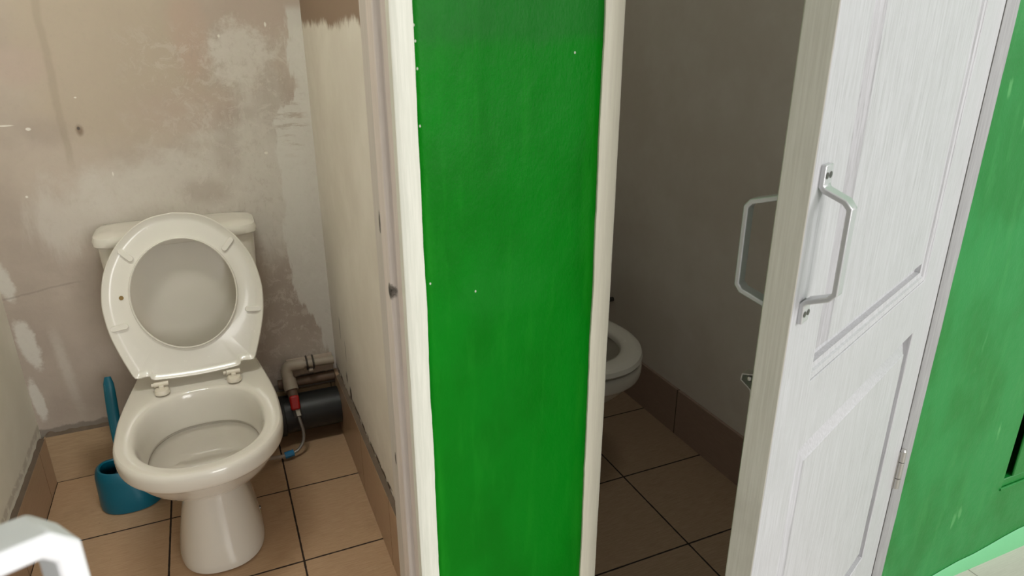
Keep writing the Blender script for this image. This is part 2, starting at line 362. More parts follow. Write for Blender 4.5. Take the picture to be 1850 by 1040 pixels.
def tube(bm, pts, r, n=16, caps=True, sy=1.0, up=None):
    pts = [Vector(p) for p in pts]; rs = r if isinstance(r, (list, tuple)) else [r] * len(pts)
    rings = []; prev = None
    for i, p in enumerate(pts):
        d = (pts[min(i+1, len(pts)-1)] - pts[max(i-1, 0)]).normalized()
        if prev is None:
            a = up if up is not None else (Vector((0, 0, 1)) if abs(d.z) < 0.9 else Vector((1, 0, 0)))
            u = d.cross(Vector(a)).normalized()
        else:
            u = (prev - d * prev.dot(d)).normalized()
        prev = u; v = d.cross(u)
        rings.append([p + (u * math.cos(2*PI*k/n) + v * sy * math.sin(2*PI*k/n)) * rs[i] for k in range(n)])
    loft(bm, rings, caps, caps)
def cyl(bm, a, b, r, n=20): tube(bm, [a, b], r, n)
def smooth_path(pts, k=8):
    pts = [Vector(p) for p in pts]; out = []
    P = [pts[0]] + pts + [pts[-1]]
    for i in range(1, len(P) - 2):
        for j in range(k):
            t = j / k; a, b, c, d = P[i-1], P[i], P[i+1], P[i+2]
            out.append(0.5 * ((2*b) + (c-a)*t + (2*a-5*b+4*c-d)*t*t + (3*b-a-3*c+d)*t**3))
    out.append(pts[-1]); return out
def grid_plane(fn, nu, nv):
    bm = bmesh.new(); V = [[bm.verts.new(fn(i/nu, j/nv)) for j in range(nv+1)] for i in range(nu+1)]
    for i in range(nu):
        for j in range(nv): bm.faces.new((V[i][j], V[i+1][j], V[i+1][j+1], V[i][j+1]))
    return bm

# ------------------------------------------------------------------ the setting
H = 2.6; YB = 2.16; YF = 0.803
XL = -0.575; XR = 0.295; X2L = 0.45; X2R = 1.325
struct(box('floor', XL - 0.1, 0.37, YF + 0.04, YB + 0.1, -0.1, 0, FLOOR1), 'beige tiled floor of the left toilet stall with dark joints', 'floor')
struct(box('floor.001', 0.37, 1.43, YF + 0.04, YB + 0.1, -0.1, 0, FLOOR2), 'beige tiled floor of the right toilet stall, in shade', 'floor')
struct(box('floor.002', -1.6, 3.6, -1.6, YF + 0.04, -0.1, 0, FLOORC), 'pale grey tiled corridor floor at the foot of the green wall', 'floor')
struct(box('ceiling', -1.6, 3.6, -0.9, YB + 0.1, H, H + 0.1, PAINT_C), 'white ceiling over corridor and stalls', 'ceiling')

struct(box('wall_back', XL - 0.1, XR + 0.05, YB, YB + 0.1, 0, H, PLASTER), 'stained patchy beige plaster wall behind the left toilet', 'wall')
struct(box('wall_left', XL - 0.12, XL, YF + 0.07, YB, 0, H, WALL_L), 'pale grey painted side wall left of the brush holder', 'wall')
struct(box('wall_right', XR, XR + 0.05, 0.93, YB, 0, H, WALL_R), 'warm grey painted side wall right of the left toilet', 'wall')
struct(box('wall_divider', X2L - 0.05, X2L, 0.93, YB, 0, H, WALL_2), 'grey partition wall on the left of the right stall', 'wall')
struct(box('wall_back.001', X2L - 0.05, X2R + 0.1, YB, YB + 0.1, 0, H, WALL_2), 'grey back wall of the right stall, in shade', 'wall')
struct(box('wall_right.001', X2R, X2R + 0.1, YF + 0.06, YB, 0, H, WALL_2), 'smooth grey side wall behind the partly open white door', 'wall')

def front_panel(x0, x1, z0, z1, amp, seed):
    nu = max(2, int((x1-x0)/0.01)); nv = max(2, int((z1-z0)/0.012))
    def fn(u, v):
        x = x0 + (x1-x0)*u; z = z0 + (z1-z0)*v
        e = min(u, 1-u, 1) * (x1-x0)
        k = min(1.0, e / 0.02)
        d = noise.fractal(Vector((x*7+seed, z*7, 0)), 1.0, 2.0, 3) * amp
        return (x, YF + d * k, z)
    bm = grid_plane(fn, nu, nv)
    # turn into a solid 3 cm thick
    res = bmesh.ops.extrude_face_region(bm, geom=list(bm.faces))
    for v in [g for g in res['geom'] if isinstance(g, bmesh.types.BMVert)]: v.co.y = YF + 0.03
    return bm
# green pier between the two doorways
struct(link('wall_front', front_panel(0.229, 0.4805, 0.0, H, 0.0016, 0), GREEN, auto=False), 'saturated green painted wall pier between the two doorways', 'wall')
struct(box('wall_core', 0.2295, 0.48, YF + 0.031, 0.93, 0, H, WALL_2), 'wall core behind the green pier', 'wall')
# wall above the doorways
struct(box('wall_front.002', -0.55, 0.2285, YF, 0.93, 2.06, H, GREEN), 'green wall above the left doorway', 'wall')
struct(box('wall_front.003', 0.481, 1.287, YF, 0.86, 2.06, H, GREEN), 'green wall above the right doorway', 'wall')
struct(box('wall_front.004', -1.6, -0.56, YF, 0.87, 0, H, GREEN2), 'green wall left of the left doorway', 'wall')

# green wall on the right with its recessed hatch
NX0, NX1, NZ0, NZ1 = 1.672, 1.98, 0.226, 0.62
bm = bmesh.new()
def wall_with_hole(bm, x0, x1, z0, z1, hx0, hx1, hz0, hz1, depth):
    X = [x0 + (hx0-x0)*i/24 for i in range(25)] + [hx1, x1]; Z = [z0, hz0, hz1, z1]
    V = {}
    for i, x in enumerate(X):
        for j, z in enumerate(Z): V[i, j] = bm.verts.new((x, YF, z))
    for i in range(len(X)-1):
        for j in range(3):
            if i == 24 and j == 1: continue
            bm.faces.new((V[i, j], V[i+1, j], V[i+1, j+1], V[i, j+1]))
    ring = [V[24, 1], V[25, 1], V[25, 2], V[24, 2]]
    back = [bm.verts.new((v.co.x, YF + depth, v.co.z)) for v in ring]
    for k in range(4): bm.faces.new((ring[k], ring[(k+1) % 4], back[(k+1) % 4], back[k]))
    bm.faces.new(back)
wall_with_hole(bm, 1.288, 3.6, 0, H, NX0, NX1, NZ0, NZ1, 0.16)
struct(link('wall_front.001', bm, GREEN2), 'worn green painted wall right of the white door', 'wall')
bm = bmesh.new()
add_box(bm, NX0 + 0.040, NX1 - 0.002, YF + 0.002, YF + 0.008, NZ0 + 0.024, NZ1 - 0.002)
add_box(bm, NX0 + 0.0005, NX1 - 0.002, YF + 0.003, YF + 0.020, NZ0 + 0.0005, NZ0 + 0.0235)
hatch = link('hatch_cover', bm, GREEN2, bev=0.003)
tag(hatch, 'green painted hatch cover set in the recess of the right green wall', 'hatch')
# ledge under the hatch
bm = bmesh.new(); tube(bm, [(NX0 - 0.004, YF + 0.001, NZ0 - 0.001), (NX1 + 0.004, YF + 0.001, NZ0 - 0.001)], 0.004, 10)
link('hatch_lip', bm, GREEN2, hatch)
# plinth: sloping light green foot under the green wall, growing to the right
bm = bmesh.new(); rings = []
for i in range(41):
    x = 1.29 + 2.3 * i / 40
    k = min(1, max(0.15, (x - 1.35) / 0.5)) 
    w = 0.0022 * math.sin(i * 1.7) + 0.0015 * math.sin(i * 3.1)
    rings.append([(x, YF - 0.001, 0.0), (x, YF - 0.001, 0.012 + 0.052 * k + w), (x, YF - 0.003 - 0.003 * k, 0.010 + 0.048 * k + w), (x, YF - 0.005 - 0.004 * k, 0.0)])
loft(bm, rings)
struct(link('baseboard_front', bm, GREEN3), 'light green painted plinth under the right green wall', 'plinth')

# door casings and jambs
def wavy_casing(name, x0, x1, y0, y1, mat, wob0=0.0, wob1=0.0, seed=0.0, z1=2.06):
    n = 170; bm = bmesh.new(); rings = []
    for i in range(n + 1):
        z = z1 * i / n
        a = x0 + noise.noise(Vector((seed, 0, z * 9))) * wob0 + noise.noise(Vector((seed, 3, z * 45))) * wob0 * 0.35
        b = x1 + noise.noise(Vector((seed, 7, z * 9))) * wob1 + noise.noise(Vector((seed, 9, z * 50))) * wob1 * 0.35
        rings.append([(a, y0 + 0.001, z), (a + 0.0015, y0, z), (b - 0.0015, y0, z), (b, y0 + 0.001, z), (b, y1, z), (a, y1, z)])
    loft(bm, rings)
    return link(name, bm, mat)
t1 = struct(wavy_casing('trim_1', 0.2035, 0.2305, YF - 0.0045, YF + 0.012, TRIM, 0.0, 0.0016, 1.0), 'cream painted door casing on the left edge of the green pier', 'trim')
bm = bmesh.new()
prof = [(0.2036, YF + 0.0125), (0.2287, YF + 0.0125), (0.2287, 0.874), (0.1945, 0.874), (0.1945, 0.842), (0.1985, 0.839), (0.2036, 0.8375)]
loft(bm, [[(x, y, z) for x, y in prof] for z in (0, 2.06)])
struct(link('trim_2', bm, JAMB, bev=0.0012), 'pinkish white chipped door jamb at the left of the green pier', 'trim')
bm = bmesh.new()
prof = [(0.199, 0.875), (0.2285, 0.875), (0.2285, 0.9305), (0.2945, 0.9305), (0.2945, 0.96), (0.206, 0.945), (0.2, 0.935)]
loft(bm, [[(x, y, z) for x, y in prof] for z in (0, 2.06)])
struct(link('trim_3', bm, RETURN), 'grey plaster return with holes behind the pinkish door jamb', 'trim')
struct(wavy_casing('trim_4', 0.4795, 0.5085, YF - 0.0045, YF + 0.028, TRIMR, 0.0018, 0.0008, 5.0), 'ivory painted door casing on the right edge of the green pier', 'trim')
struct(box('trim_5', 0.482, 0.505, YF + 0.0315, 0.86, 0, 2.06, TRIMR), 'ivory jamb on the left of the right doorway', 'trim')
struct(wavy_casing('trim_6', 1.2545, 1.289, YF - 0.003, YF + 0.055, FRAME2, 0.0, 0.0015, 8.0), 'grey white hinge-side frame between the white door and the green wall', 'trim')
struct(box('trim_7', -0.56, -0.53, YF - 0.003, 0.87, 0, 2.06, TRIM), 'cream door jamb on the left of the left doorway', 'trim')

# skirting
struct(box('baseboard_back', XL + 0.008, XR - 0.0125, YB - 0.012, YB - 0.0005, 0.0, 0.157, SKB, bev=0.001), 'beige tile skirting behind the left toilet', 'skirting')
struct(box('baseboard_left', XL + 0.0005, XL + 0.012, YF + 0.08, YB - 0.013, 0.0, 0.157, SKS, bev=0.001), 'beige tile skirting along the left wall', 'skirting')
struct(box('baseboard_right', XR - 0.012, XR - 0.0005, 0.965, YB - 0.001, 0.0, 0.205, SKS, bev=0.001), 'tan tile skirting along the warm grey wall', 'skirting')
struct(box('baseboard_right.001', X2R - 0.011, X2R - 0.0005, YF + 0.07, YB - 0.001, 0.0, 0.165, SK2, bev=0.001), 'brownish tile skirting along the wall of the right stall', 'skirting')
def mortar(name, a, b, z, nx, ny, label, seed, w=0.011):
    # ragged mortar ledge lying on top of a skirting
    bm = bmesh.new(); n = 90; rings = []
    for i in range(n + 1):
        t = i / n; p = Vector(a).lerp(Vector(b), t)
        r = 0.004 + 0.009 * abs(noise.noise(Vector((t * 22 + seed, 0, 0)))) + 0.004 * abs(noise.noise(Vector((t * 70, seed, 0))))
        o = Vector((nx, ny, 0))
        rings.append([p + Vector((0, 0, 0.0003)), p + Vector((0, 0, r * 1.3)), p + o * w * 0.4 + Vector((0, 0, r)), p + o * w + Vector((0, 0, 0.0003))])
    loft(bm, rings)
    return struct(link(name, bm, MORTAR), label, 'mortar')
mortar('trim_8', (XL + 0.013, YB - 0.0005, 0.1572), (0.0, YB - 0.0005, 0.1572), 0, 0, -1, 'brown ragged mortar ledge over the back skirting', 1.0)
mortar('trim_9', (XR - 0.0005, 0.97, 0.2052), (XR - 0.0005, 2.1, 0.2052), 0, -1, 0, 'dirty mortar ledge over the tan skirting on the right', 4.0)
mortar('trim_10', (XL + 0.0005, 0.9, 0.1572), (XL + 0.0005, 2.14, 0.1572), 0, 1, 0, 'crumbling mortar ledge over the left skirting', 9.0)

# ------------------------------------------------------------------ toilets
def outline(hw, yc, fl, yb, bhw, z, n=72, ex=2.15):
    """Egg-shaped ring: half ellipse forward (towards -y), tapering straight sides to a rounded back."""
    pts = []
    nf = n // 2
    for i in range(nf):                                  # front, from right to left
        a = -PI/2 + PI * i / nf
        s, c = math.sin(a), math.cos(a)
        pts.append((-math.copysign(abs(s) ** (2/ex), s) * hw, yc - abs(c) ** (2/ex) * fl, z))
    nb = n - nf
    if yb < 0.3:
        for i in range(nb):
            a = -PI/2 + PI * i / nb; s, c = math.sin(a), math.cos(a)
            pts.append((math.copysign(abs(s) ** (2/2.5), s) * hw, yc + abs(c) ** (2/2.5) * (yb - yc), z))
        return pts
    cr = min(bhw * 0.55, 0.05) if yb > 0.3 else bhw * 0.96
    keys = [Vector((-hw, yc)), Vector((-hw * 0.985, yc + (yb-yc) * 0.22)), Vector((-(bhw*0.45 + hw*0.55), yc + (yb-yc) * 0.55)), Vector((-bhw, yb - cr)), Vector((-bhw + cr * 0.35, yb - cr * 0.3)), Vector((-bhw + cr, yb)), Vector((0, yb))]
    path = smooth_path([(k.x, k.y, 0) for k in keys], 14)
    L = [0]
    for a, b in zip(path, path[1:]): L.append(L[-1] + (b - a).length)
    half = []
    hb = nb // 2
    for i in range(hb + 1):
        d = L[-1] * i / hb
        for k in range(len(path) - 1):
            if L[k+1] >= d - 1e-9:
                f = (d - L[k]) / max(1e-9, L[k+1] - L[k]); p = path[k].lerp(path[k+1], f); break
        half.append((p.x, p.y, z))
    pts += half[:-1]
    pts += [(-x, y, zz) for x, y, zz in half[1:][::-1]]
    return pts

def make_seat(parent, angle, label, zh=0.431):
    """Seat ring. Local: x across, s along from the hinge, t thickness (underside is t = 0). Hinged at the parent's (0, 0.275, 0.43)."""
    def out(n, off):
        pts = []
        key = [(0.0, 0.433), (0.05, 0.426), (0.09, 0.408), (0.128, 0.376), (0.158, 0.336), (0.181, 0.285), (0.192, 0.225), (0.1915, 0.18), (0.184, 0.13), (0.168, 0.075), (0.151, 0.028), (0.146, 0.018), (0.138, 0.0155), (0.112, 0.017), (0.105, 0.006), (0.06, 0.002), (0.0, 0.0)]
        path = smooth_path([(x, y, 0) for x, y in key], 10)
        full = path + [Vector((-p.x, p.y, 0)) for p in path[-2:0:-1]]
        L = [0]
        for a, b in zip(full, full[1:] + full[:1]): L.append(L[-1] + (b - a).length)
        for i in range(n):
            d = L[-1] * i / n
            for k in range(len(full)):
                if L[k+1] >= d - 1e-9:
                    p = full[k].lerp(full[(k+1) % len(full)], (d - L[k]) / max(1e-9, L[k+1]-L[k])); break
            pts.append(p)
        if off:
            res = []
            for i, p in enumerate(pts):
                tn = (pts[(i+2) % n] - pts[i-2]).normalized(); nn = Vector((tn.y, -tn.x, 0))
                c = Vector((0, 0.2, 0))
                if nn.dot(c - p) < 0: nn = -nn
                res.append(p + nn * off)
            pts = res
        return pts
    n = 160
    def inn(off):
        pts = []
        for i in range(n):
            a = PI/2 - 2*PI*i/n
            pts.append(Vector(((0.1255 + off) * math.cos(a), 0.22 + (0.142 + off) * math.sin(a), 0)))
        return pts
    # align inner ring with outer ring by angle
    O = out(n, 0)
    def by_angle(base, off):
        res = []
        for p in base:
            a = math.atan2((p.y - 0.22) / 0.142, p.x / 0.1255)
            r1 = 0.1255 + off; r2 = 0.142 + off
            res.append(Vector((r1 * math.cos(a), 0.22 + r2 * math.sin(a), 0)))
        return res
    def T(pl, t): return [Vector((p.x, p.y, t)) for p in pl]
    O1 = out(n, 0.004); O2 = out(n, 0.008); O3 = out(n, 0.014)
    rings = [T(O, 0.004), T(out(n, 0.0012), 0.0012), T(out(n, 0.0028), 0.0), T(out(n, 0.005), 0.0012), T(O3, 0.0085), T(out(n, 0.022), 0.0095),
             T(by_angle(O, 0.012), 0.009), T(by_angle(O, 0.0055), 0.0075), T(by_angle(O, 0.0038), 0.0018), T(by_angle(O, 0.002), 0.0008), T(by_angle(O, 0.0), 0.003),
             T(by_angle(O, 0.001), 0.014), T(by_angle(O, 0.006), 0.020), T(by_angle(O, 0.018), 0.0245), T(out(n, 0.026), 0.025), T(O3, 0.022), T(O1, 0.016)]
    bm = bmesh.new()
    R = [[bm.verts.new(p) for p in r] for r in rings]
    for a, b in zip(R, R[1:] + R[:1]):
        for i in range(n): bm.faces.new((a[i], a[(i+1) % n], b[(i+1) % n], b[i]))
    M = Matrix.Translation((0, 0.275, zh)) @ Matrix.Rotation(angle, 4, 'X') @ Matrix(((1, 0, 0, 0), (0, -1, 0, 0), (0, 0, 1, 0), (0, 0, 0, 1)))
    # s runs to -y when angle = 0 (seat down, underside down); angle 109 degrees = raised
    bm.transform(M)
    seat = link('seat', bm, PLASTIC, parent); seat['label'] = label
    for sx in (-1, 1):
        for (x, s, rot) in ((0.122, 0.335, math.radians(48)), (0.1615, 0.153, math.radians(-6))):
            b = bmesh.new(); rg = []
            for (k, t) in ((1.0, 0.0098), (1.0, 0.004), (0.86, 0.0022)):
                rr = []
                for i in range(24):
                    a = 2*PI*i/24; cx = 0.0135 if math.cos(a) > 0 else -0.0135
                    px = cx + 0.0075 * k * math.cos(a); py = 0.0075 * k * math.sin(a)
                    rr.append(Vector((px, py, t)))
                rg.append(rr)
            loft(b, rg)
            b.transform(M @ Matrix.Translation((sx * x, s, 0)) @ Matrix.Rotation(sx * rot, 4, 'Z'))
            link('bumper', b, PLASTIC, seat)
    b = bmesh.new(); bmesh.ops.create_cone(b, cap_ends=True, segments=20, radius1=0.0055, radius2=0.005, depth=0.0015)
    b.transform(M @ Matrix.Translation((-0.147, 0.228, 0.0085))); st = link('bumper_screw', b, RUST, seat); st['label'] = 'small rusty yellow spot where a bumper was fixed'
    return seat

def make_toilet(name, loc, seat_angle, label, seat_label):
    root = empty(name, loc); tag(root, label, 'toilet')
    # local frame: origin on the floor under the widest point of the rim (world y = 1.54 + ...)
    B = []
    def R(hw, yc, fl, yb, bhw, z, ex=2.15): B.append(outline(hw, yc, fl, yb, bhw, z, ex=ex))
    # foot and pedestal
    R(0.100, 0.14, 0.130, 0.36, 0.080, 0.000, 2.4); R(0.105, 0.14, 0.135, 0.36, 0.084, 0.004, 2.4); R(0.1055, 0.14, 0.136, 0.36, 0.084, 0.02, 2.4)
    R(0.099, 0.14, 0.124, 0.36, 0.080, 0.06); R(0.089, 0.14, 0.108, 0.36, 0.074, 0.11); R(0.078, 0.14, 0.094, 0.37, 0.070, 0.155); R(0.070, 0.14, 0.083, 0.39, 0.067, 0.19)
    R(0.0685, 0.14, 0.081, 0.40, 0.067, 0.2)
    R(0.075, 0.135, 0.085, 0.42, 0.070, 0.2075); R(0.098, 0.12, 0.106, 0.46, 0.080, 0.226); R(0.124, 0.10, 0.136, 0.50, 0.090, 0.257); R(0.146, 0.08, 0.158, 0.55, 0.10, 0.290); R(0.163, 0.07, 0.178, 0.58, 0.11, 0.322)
    R(0.1735, 0.065, 0.194, 0.59, 0.118, 0.347); R(0.1768, 0.06, 0.198, 0.59, 0.122, 0.3555); R(0.1835, 0.06, 0.2055, 0.593, 0.127, 0.3585); R(0.1858, 0.06, 0.209, 0.595, 0.13, 0.365)
    R(0.187, 0.06, 0.211, 0.595, 0.13, 0.388); R(0.1855, 0.06, 0.2095, 0.594, 0.129, 0.3975); R(0.181, 0.06, 0.205, 0.59, 0.125, 0.4035); R(0.175, 0.06, 0.199, 0.585, 0.12, 0.405)
    # opening and inside of the bowl
    R(0.152, 0.055, 0.172, 0.262, 0.095, 0.403); R(0.1455, 0.055, 0.165, 0.256, 0.095, 0.399); R(0.141, 0.057, 0.160, 0.250, 0.095, 0.390)
    R(0.137, 0.06, 0.156, 0.246, 0.09, 0.36); R(0.132, 0.065, 0.150, 0.238, 0.09, 0.325); R(0.1295, 0.07, 0.146, 0.233, 0.09, 0.311); R(0.129, 0.07, 0.1455, 0.2325, 0.09, 0.308)
    R(0.1335, 0.07, 0.150, 0.237, 0.094, 0.3065); R(0.134, 0.07, 0.1505, 0.2375, 0.094, 0.298); R(0.128, 0.07, 0.144, 0.232, 0.088, 0.287)
    R(0.10, 0.07, 0.12, 0.20, 0.05, 0.268); R(0.065, 0.065, 0.08, 0.15, 0.035, 0.250); R(0.035, 0.05, 0.04, 0.09, 0.02, 0.240); R(0.012, 0.05, 0.015, 0.065, 0.008, 0.234)
    bm = bmesh.new(); loft(bm, B); bowl = link('bowl', bm, CERAMIC, root, auto=True)
    sub = bowl.modifiers.new('smooth', 'SUBSURF'); sub.levels = 1; sub.render_levels = 1
    bm = bmesh.new(); bm.faces.new([bm.verts.new(p) for p in outline(0.1345, 0.07, 0.151, 0.238, 0.094, 0.3005)])
    wt = link('water', bm, WATER, root, smooth=False); wt['label'] = 'still water surface in the bowl, tinted grey with the shade of the ceramic below'
    # cistern body: tapered, softly bulging front
    def crect(hw, yf, yb, z, bulge=0.012, cr=0.03, n=64):
        pts = []
        ex = 6.0
        for i in range(n):
            a = 2*PI*i/n; s, c = math.sin(a), math.cos(a)
            x = math.copysign(abs(c) ** (2/ex), c) * hw; v = math.copysign(abs(s) ** (2/ex), s)
            y = (yf+yb)/2 + v * (yb-yf)/2
            if v < 0: y -= bulge * (1 - (x/hw)**2) * (-v)
            pts.append((x, y, z))
        return pts
    bm = bmesh.new()
    loft(bm, [crect(0.172, 0.482, 0.600, 0.410), crect(0.178, 0.474, 0.606, 0.425), crect(0.184, 0.470, 0.610, 0.5), crect(0.190, 0.467, 0.612, 0.6), crect(0.195, 0.465, 0.614, 0.7), crect(0.197, 0.463, 0.614, 0.746), crect(0.19, 0.468, 0.61, 0.748)])
    link('cistern', bm, CERAMIC, root)
    bm = bmesh.new()
    loft(bm, [crect(0.194, 0.462, 0.612, 0.7483), crect(0.2025, 0.455, 0.617, 0.7485), crect(0.2055, 0.452, 0.617, 0.753), crect(0.2055, 0.452, 0.617, 0.766), crect(0.202, 0.456, 0.6165, 0.775), crect(0.190, 0.468, 0.61, 0.7815), crect(0.16, 0.49, 0.59, 0.7845)])
    link('cistern_lid', bm, CERAMIC, root)
    make_seat(root, seat_angle, seat_label, 0.431 if seat_angle else 0.4145)
    for sx in (-1, 1):
        bm = bmesh.new(); x = sx * 0.0875
        rg = []
        for (k, z) in ((0.92, 0.4052), (1.0, 0.4065), (1.0, 0.412), (0.85, 0.4165), (0.5, 0.418)):
            rg.append([Vector((x + 0.0185 * k * math.copysign(abs(math.cos(2*PI*i/28))**0.8, math.cos(2*PI*i/28)), 0.262 + 0.022 * k * math.sin(2*PI*i/28), z)) for i in range(28)])
        loft(bm, rg); hg = link('hinge', bm, HINGEP, root)
        bm = bmesh.new(); cyl(bm, (x - 0.017 * 1, 0.272, 0.4255), (x + 0.017, 0.272, 0.4255), 0.0062); link('hinge_barrel', bm, HINGEP, hg)
        bm = bmesh.new(); add_box(bm, x - 0.006, x + 0.006, 0.258, 0.277, 0.414, 0.426); link('hinge_post', bm, HINGEP, hg, bev=0.002)
        bm = bmesh.new(); cyl(bm, (x - sx*0.001 - 0.024, 0.272, 0.4255), (x - sx*0.001 - 0.0175, 0.272, 0.4255), 0.0045); link('hinge_pin', bm, HINGEP, hg)
    # foot fixing screw in the side hollow
    bm = bmesh.new(); cyl(bm, (0.092, 0.19, 0.035), (0.103, 0.19, 0.035), 0.006); link('fixing_screw', bm, SCREW, root)
    return root
OY = 1.54
make_toilet('toilet', (-0.111, OY, 0), math.radians(-109 + 0), 'white ceramic toilet in the left stall with its seat ring raised against the cistern', 'white seat ring raised upright, underside with four bumpers')
make_toilet('toilet', (0.90, OY - 0.005, 0), math.radians(0), 'white toilet in the shaded right stall, seat ring lowered, half hidden by green pier', 'white seat ring lowered on the bowl')

# ------------------------------------------------------------------ toilet brush and holder
bm = bmesh.new(); rings = []
def ell(cx, cy, rx, ry, z, slope=0.0, n=48, ex=2.3):
    r = []
    for i in range(n):
        a = 2*PI*i/n; c, s = math.cos(a), math.sin(a)
        x = math.copysign(abs(c)**(2/ex), c) * rx; y = math.copysign(abs(s)**(2/ex), s) * ry
        r.append(Vector((cx + x, cy + y, z + slope * x)))
    return r
hx, hy = -0.345, 1.975
for a in ((0, 0, 0.076, 0.072, 0.0), (0, 0, 0.082, 0.077, 0.003), (0, 0, 0.084, 0.079, 0.015), (0, 0, 0.083, 0.078, 0.05, 0), (-0.004, 0.0, 0.079, 0.073, 0.078, 0), (-0.010, -0.006, 0.071, 0.066, 0.100, -0.08), (-0.016, -0.014, 0.060, 0.055, 0.118, -0.12), (-0.019, -0.020, 0.050, 0.045, 0.128, -0.12), (-0.020, -0.022, 0.0455, 0.0400, 0.1295, -0.12), (-0.020, -0.022, 0.042, 0.0365, 0.127, -0.12),
          (-0.02, -0.02, 0.044, 0.039, 0.11, -0.1), (-0.012, -0.006, 0.062, 0.058, 0.07, 0), (0, 0, 0.070, 0.066, 0.012, 0)):
    dx, dy, rx, ry, z = a[:5]; rings.append(ell(hx + dx, hy + dy, rx, ry, z, a[5] if len(a) > 5 else 0))
loft(bm, rings)
tag(link('brush_holder', bm, TEAL), 'teal plastic toilet brush holder on the floor left of the raised-seat toilet', 'brush holder')
br = empty('toilet_brush', (-0.352, 1.97, 0.018)); tag(br, 'teal toilet brush standing in the teal holder, handle leaning to the wall', 'toilet brush')
bm = bmesh.new()
P0 = Vector((-0.004, -0.012, 0.075)); P1 = Vector((-0.004, 0.088, 0.342))
pts = [P0.lerp(P1, k/14) for k in range(15)]
rr = [0.0065, 0.0065, 0.007, 0.0085, 0.0105, 0.0125, 0.0135, 0.0145, 0.0150, 0.0152, 0.0152, 0.0150, 0.0145, 0.0135, 0.008]
tube(bm, pts, rr, 20, sy=0.5, up=Vector((0, 1, 0)))
hd = link('handle', bm, TEAL, br)
bm = bmesh.new(); 
tube(bm, [P0.lerp(P1, 0.45) + Vector((-0.009, -0.0035, 0)), P0.lerp(P1, 0.93) + Vector((-0.009, -0.0035, 0))], 0.0028, 10)
link('handle_groove', bm, TEALD, hd)
bm = bmesh.new(); rings = []
for i in range(11):
    t = i / 10; r = 0.030 * math.sin(PI * (0.12 + 0.76 * t)) ** 0.5
    rings.append([Vector((math.cos(2*PI*k/60) * r * (1 + 0.12 * (k % 2)), 0.002 + math.sin(2*PI*k/60) * r * (1 + 0.12 * (k % 2)), 0.003 + 0.08 * t)) for k in range(60)])
loft(bm, rings); link('bristle_head', bm, BRISTLE, br, auto=False)

# ------------------------------------------------------------------ pipes in the corner of the left stall
sp = empty('sewer_pipe', (0.17, 2.093, 0.0)); tag(sp, 'thick dark grey sewer pipe low in the corner right of the left toilet', 'pipe')
bm = bmesh.new(); cyl(bm, (-0.075, 0, 0.104), (0.112, 0, 0.104), 0.0615, 48); link('pipe', bm, SEWER, sp)
bm = bmesh.new(); tube(bm, [(-0.110, 0, 0.1), (-0.105, 0, 0.1), (-0.066, 0, 0.1), (-0.064, 0, 0.1)], [0.064, 0.066, 0.066, 0.062], 48); link('socket', bm, RUBBER, sp)
bm = bmesh.new(); tube(bm, smooth_path([(-0.105, 0, 0.1), (-0.15, -0.01, 0.115), (-0.2, -0.05, 0.15), (-0.24, -0.09, 0.19)], 5), [0.060] * 5 + [0.058] * 5 + [0.055] * 6, 40); link('bent_connector', bm, RUBBER, sp)

wp = empty('water_pipe', (0.13, 2.12, 0.0)); tag(wp, 'off-white plastic water pipe with elbow and red valve above the grey sewer pipe', 'water pipe')
bm = bmesh.new(); cyl(bm, (0.018, 0, 0.262), (0.152, 0, 0.258), 0.0135, 24); link('pipe', bm, PPR, wp)
bm = bmesh.new()
tube(bm, [(0.055, 0, 0.261), (0.035, 0, 0.262), (0.020, 0, 0.2615)], [0.0185, 0.0188, 0.0188], 24)
tube(bm, smooth_path([(0.024, 0, 0.2617), (0.009, -0.001, 0.260), (0.001, -0.004, 0.250), (0.0, -0.010, 0.238), (0.003, -0.022, 0.220)], 5), 0.0188, 24)
link('elbow', bm, PPR, wp)
bm = bmesh.new(); tube(bm, [(0.003, -0.020, 0.224), (0.006, -0.044, 0.196)], [0.0215, 0.0225], 24); link('coupling', bm, PPR, wp)
bm = bmesh.new(); tube(bm, [(0.006, -0.043, 0.198), (0.008, -0.062, 0.178), (0.010, -0.086, 0.150)], [0.0165, 0.0165, 0.014], 12); vb = link('valve_body', bm, PPRB, wp)
bm = bmesh.new(); add_box(bm, -0.007, 0.022, -0.102, -0.080, 0.150, 0.196)
bmesh.ops.rotate(bm, verts=bm.verts, cent=(0.01, -0.085, 0.17), matrix=Matrix.Rotation(math.radians(-25), 3, 'X'))
link('valve_handle', bm, RED, wp, bev=0.006)
bm = bmesh.new(); tube(bm, [(0.010, -0.084, 0.153), (0.013, -0.100, 0.130)], 0.0125, 6); link('hex_nut', bm, STEEL, wp)
# clip holding the pipe
cl = bmesh.new()
tube(cl, smooth_path([(0.066, -0.002, 0.240), (0.066, -0.0155, 0.250), (0.066, -0.0165, 0.268), (0.066, -0.004, 0.279), (0.066, 0.016, 0.280)], 4), 0.003, 8)
tube(cl, smooth_path([(0.086, -0.002, 0.240), (0.086, -0.0155, 0.250), (0.086, -0.0165, 0.268), (0.086, -0.004, 0.279), (0.086, 0.016, 0.280)], 4), 0.003, 8)
link('pipe_clip', cl, SCREW, wp)
cl = bmesh.new(); add_box(cl, 0.069, 0.083, -0.0165, 0.02, 0.236, 0.244); link('clip_pad', cl, PPR, wp, bev=0.002)
# thin stained pipe between plaster lump and sewer pipe
bp = empty('thin_pipe', (0.2, 2.142, 0.19)); tag(bp, 'thin brown stained pipe directly above the grey sewer pipe', 'pipe')
bm = bmesh.new(); cyl(bm, (-0.10, 0, 0), (0.082, 0, 0), 0.0165, 20); link('pipe', bm, PPRB, bp)
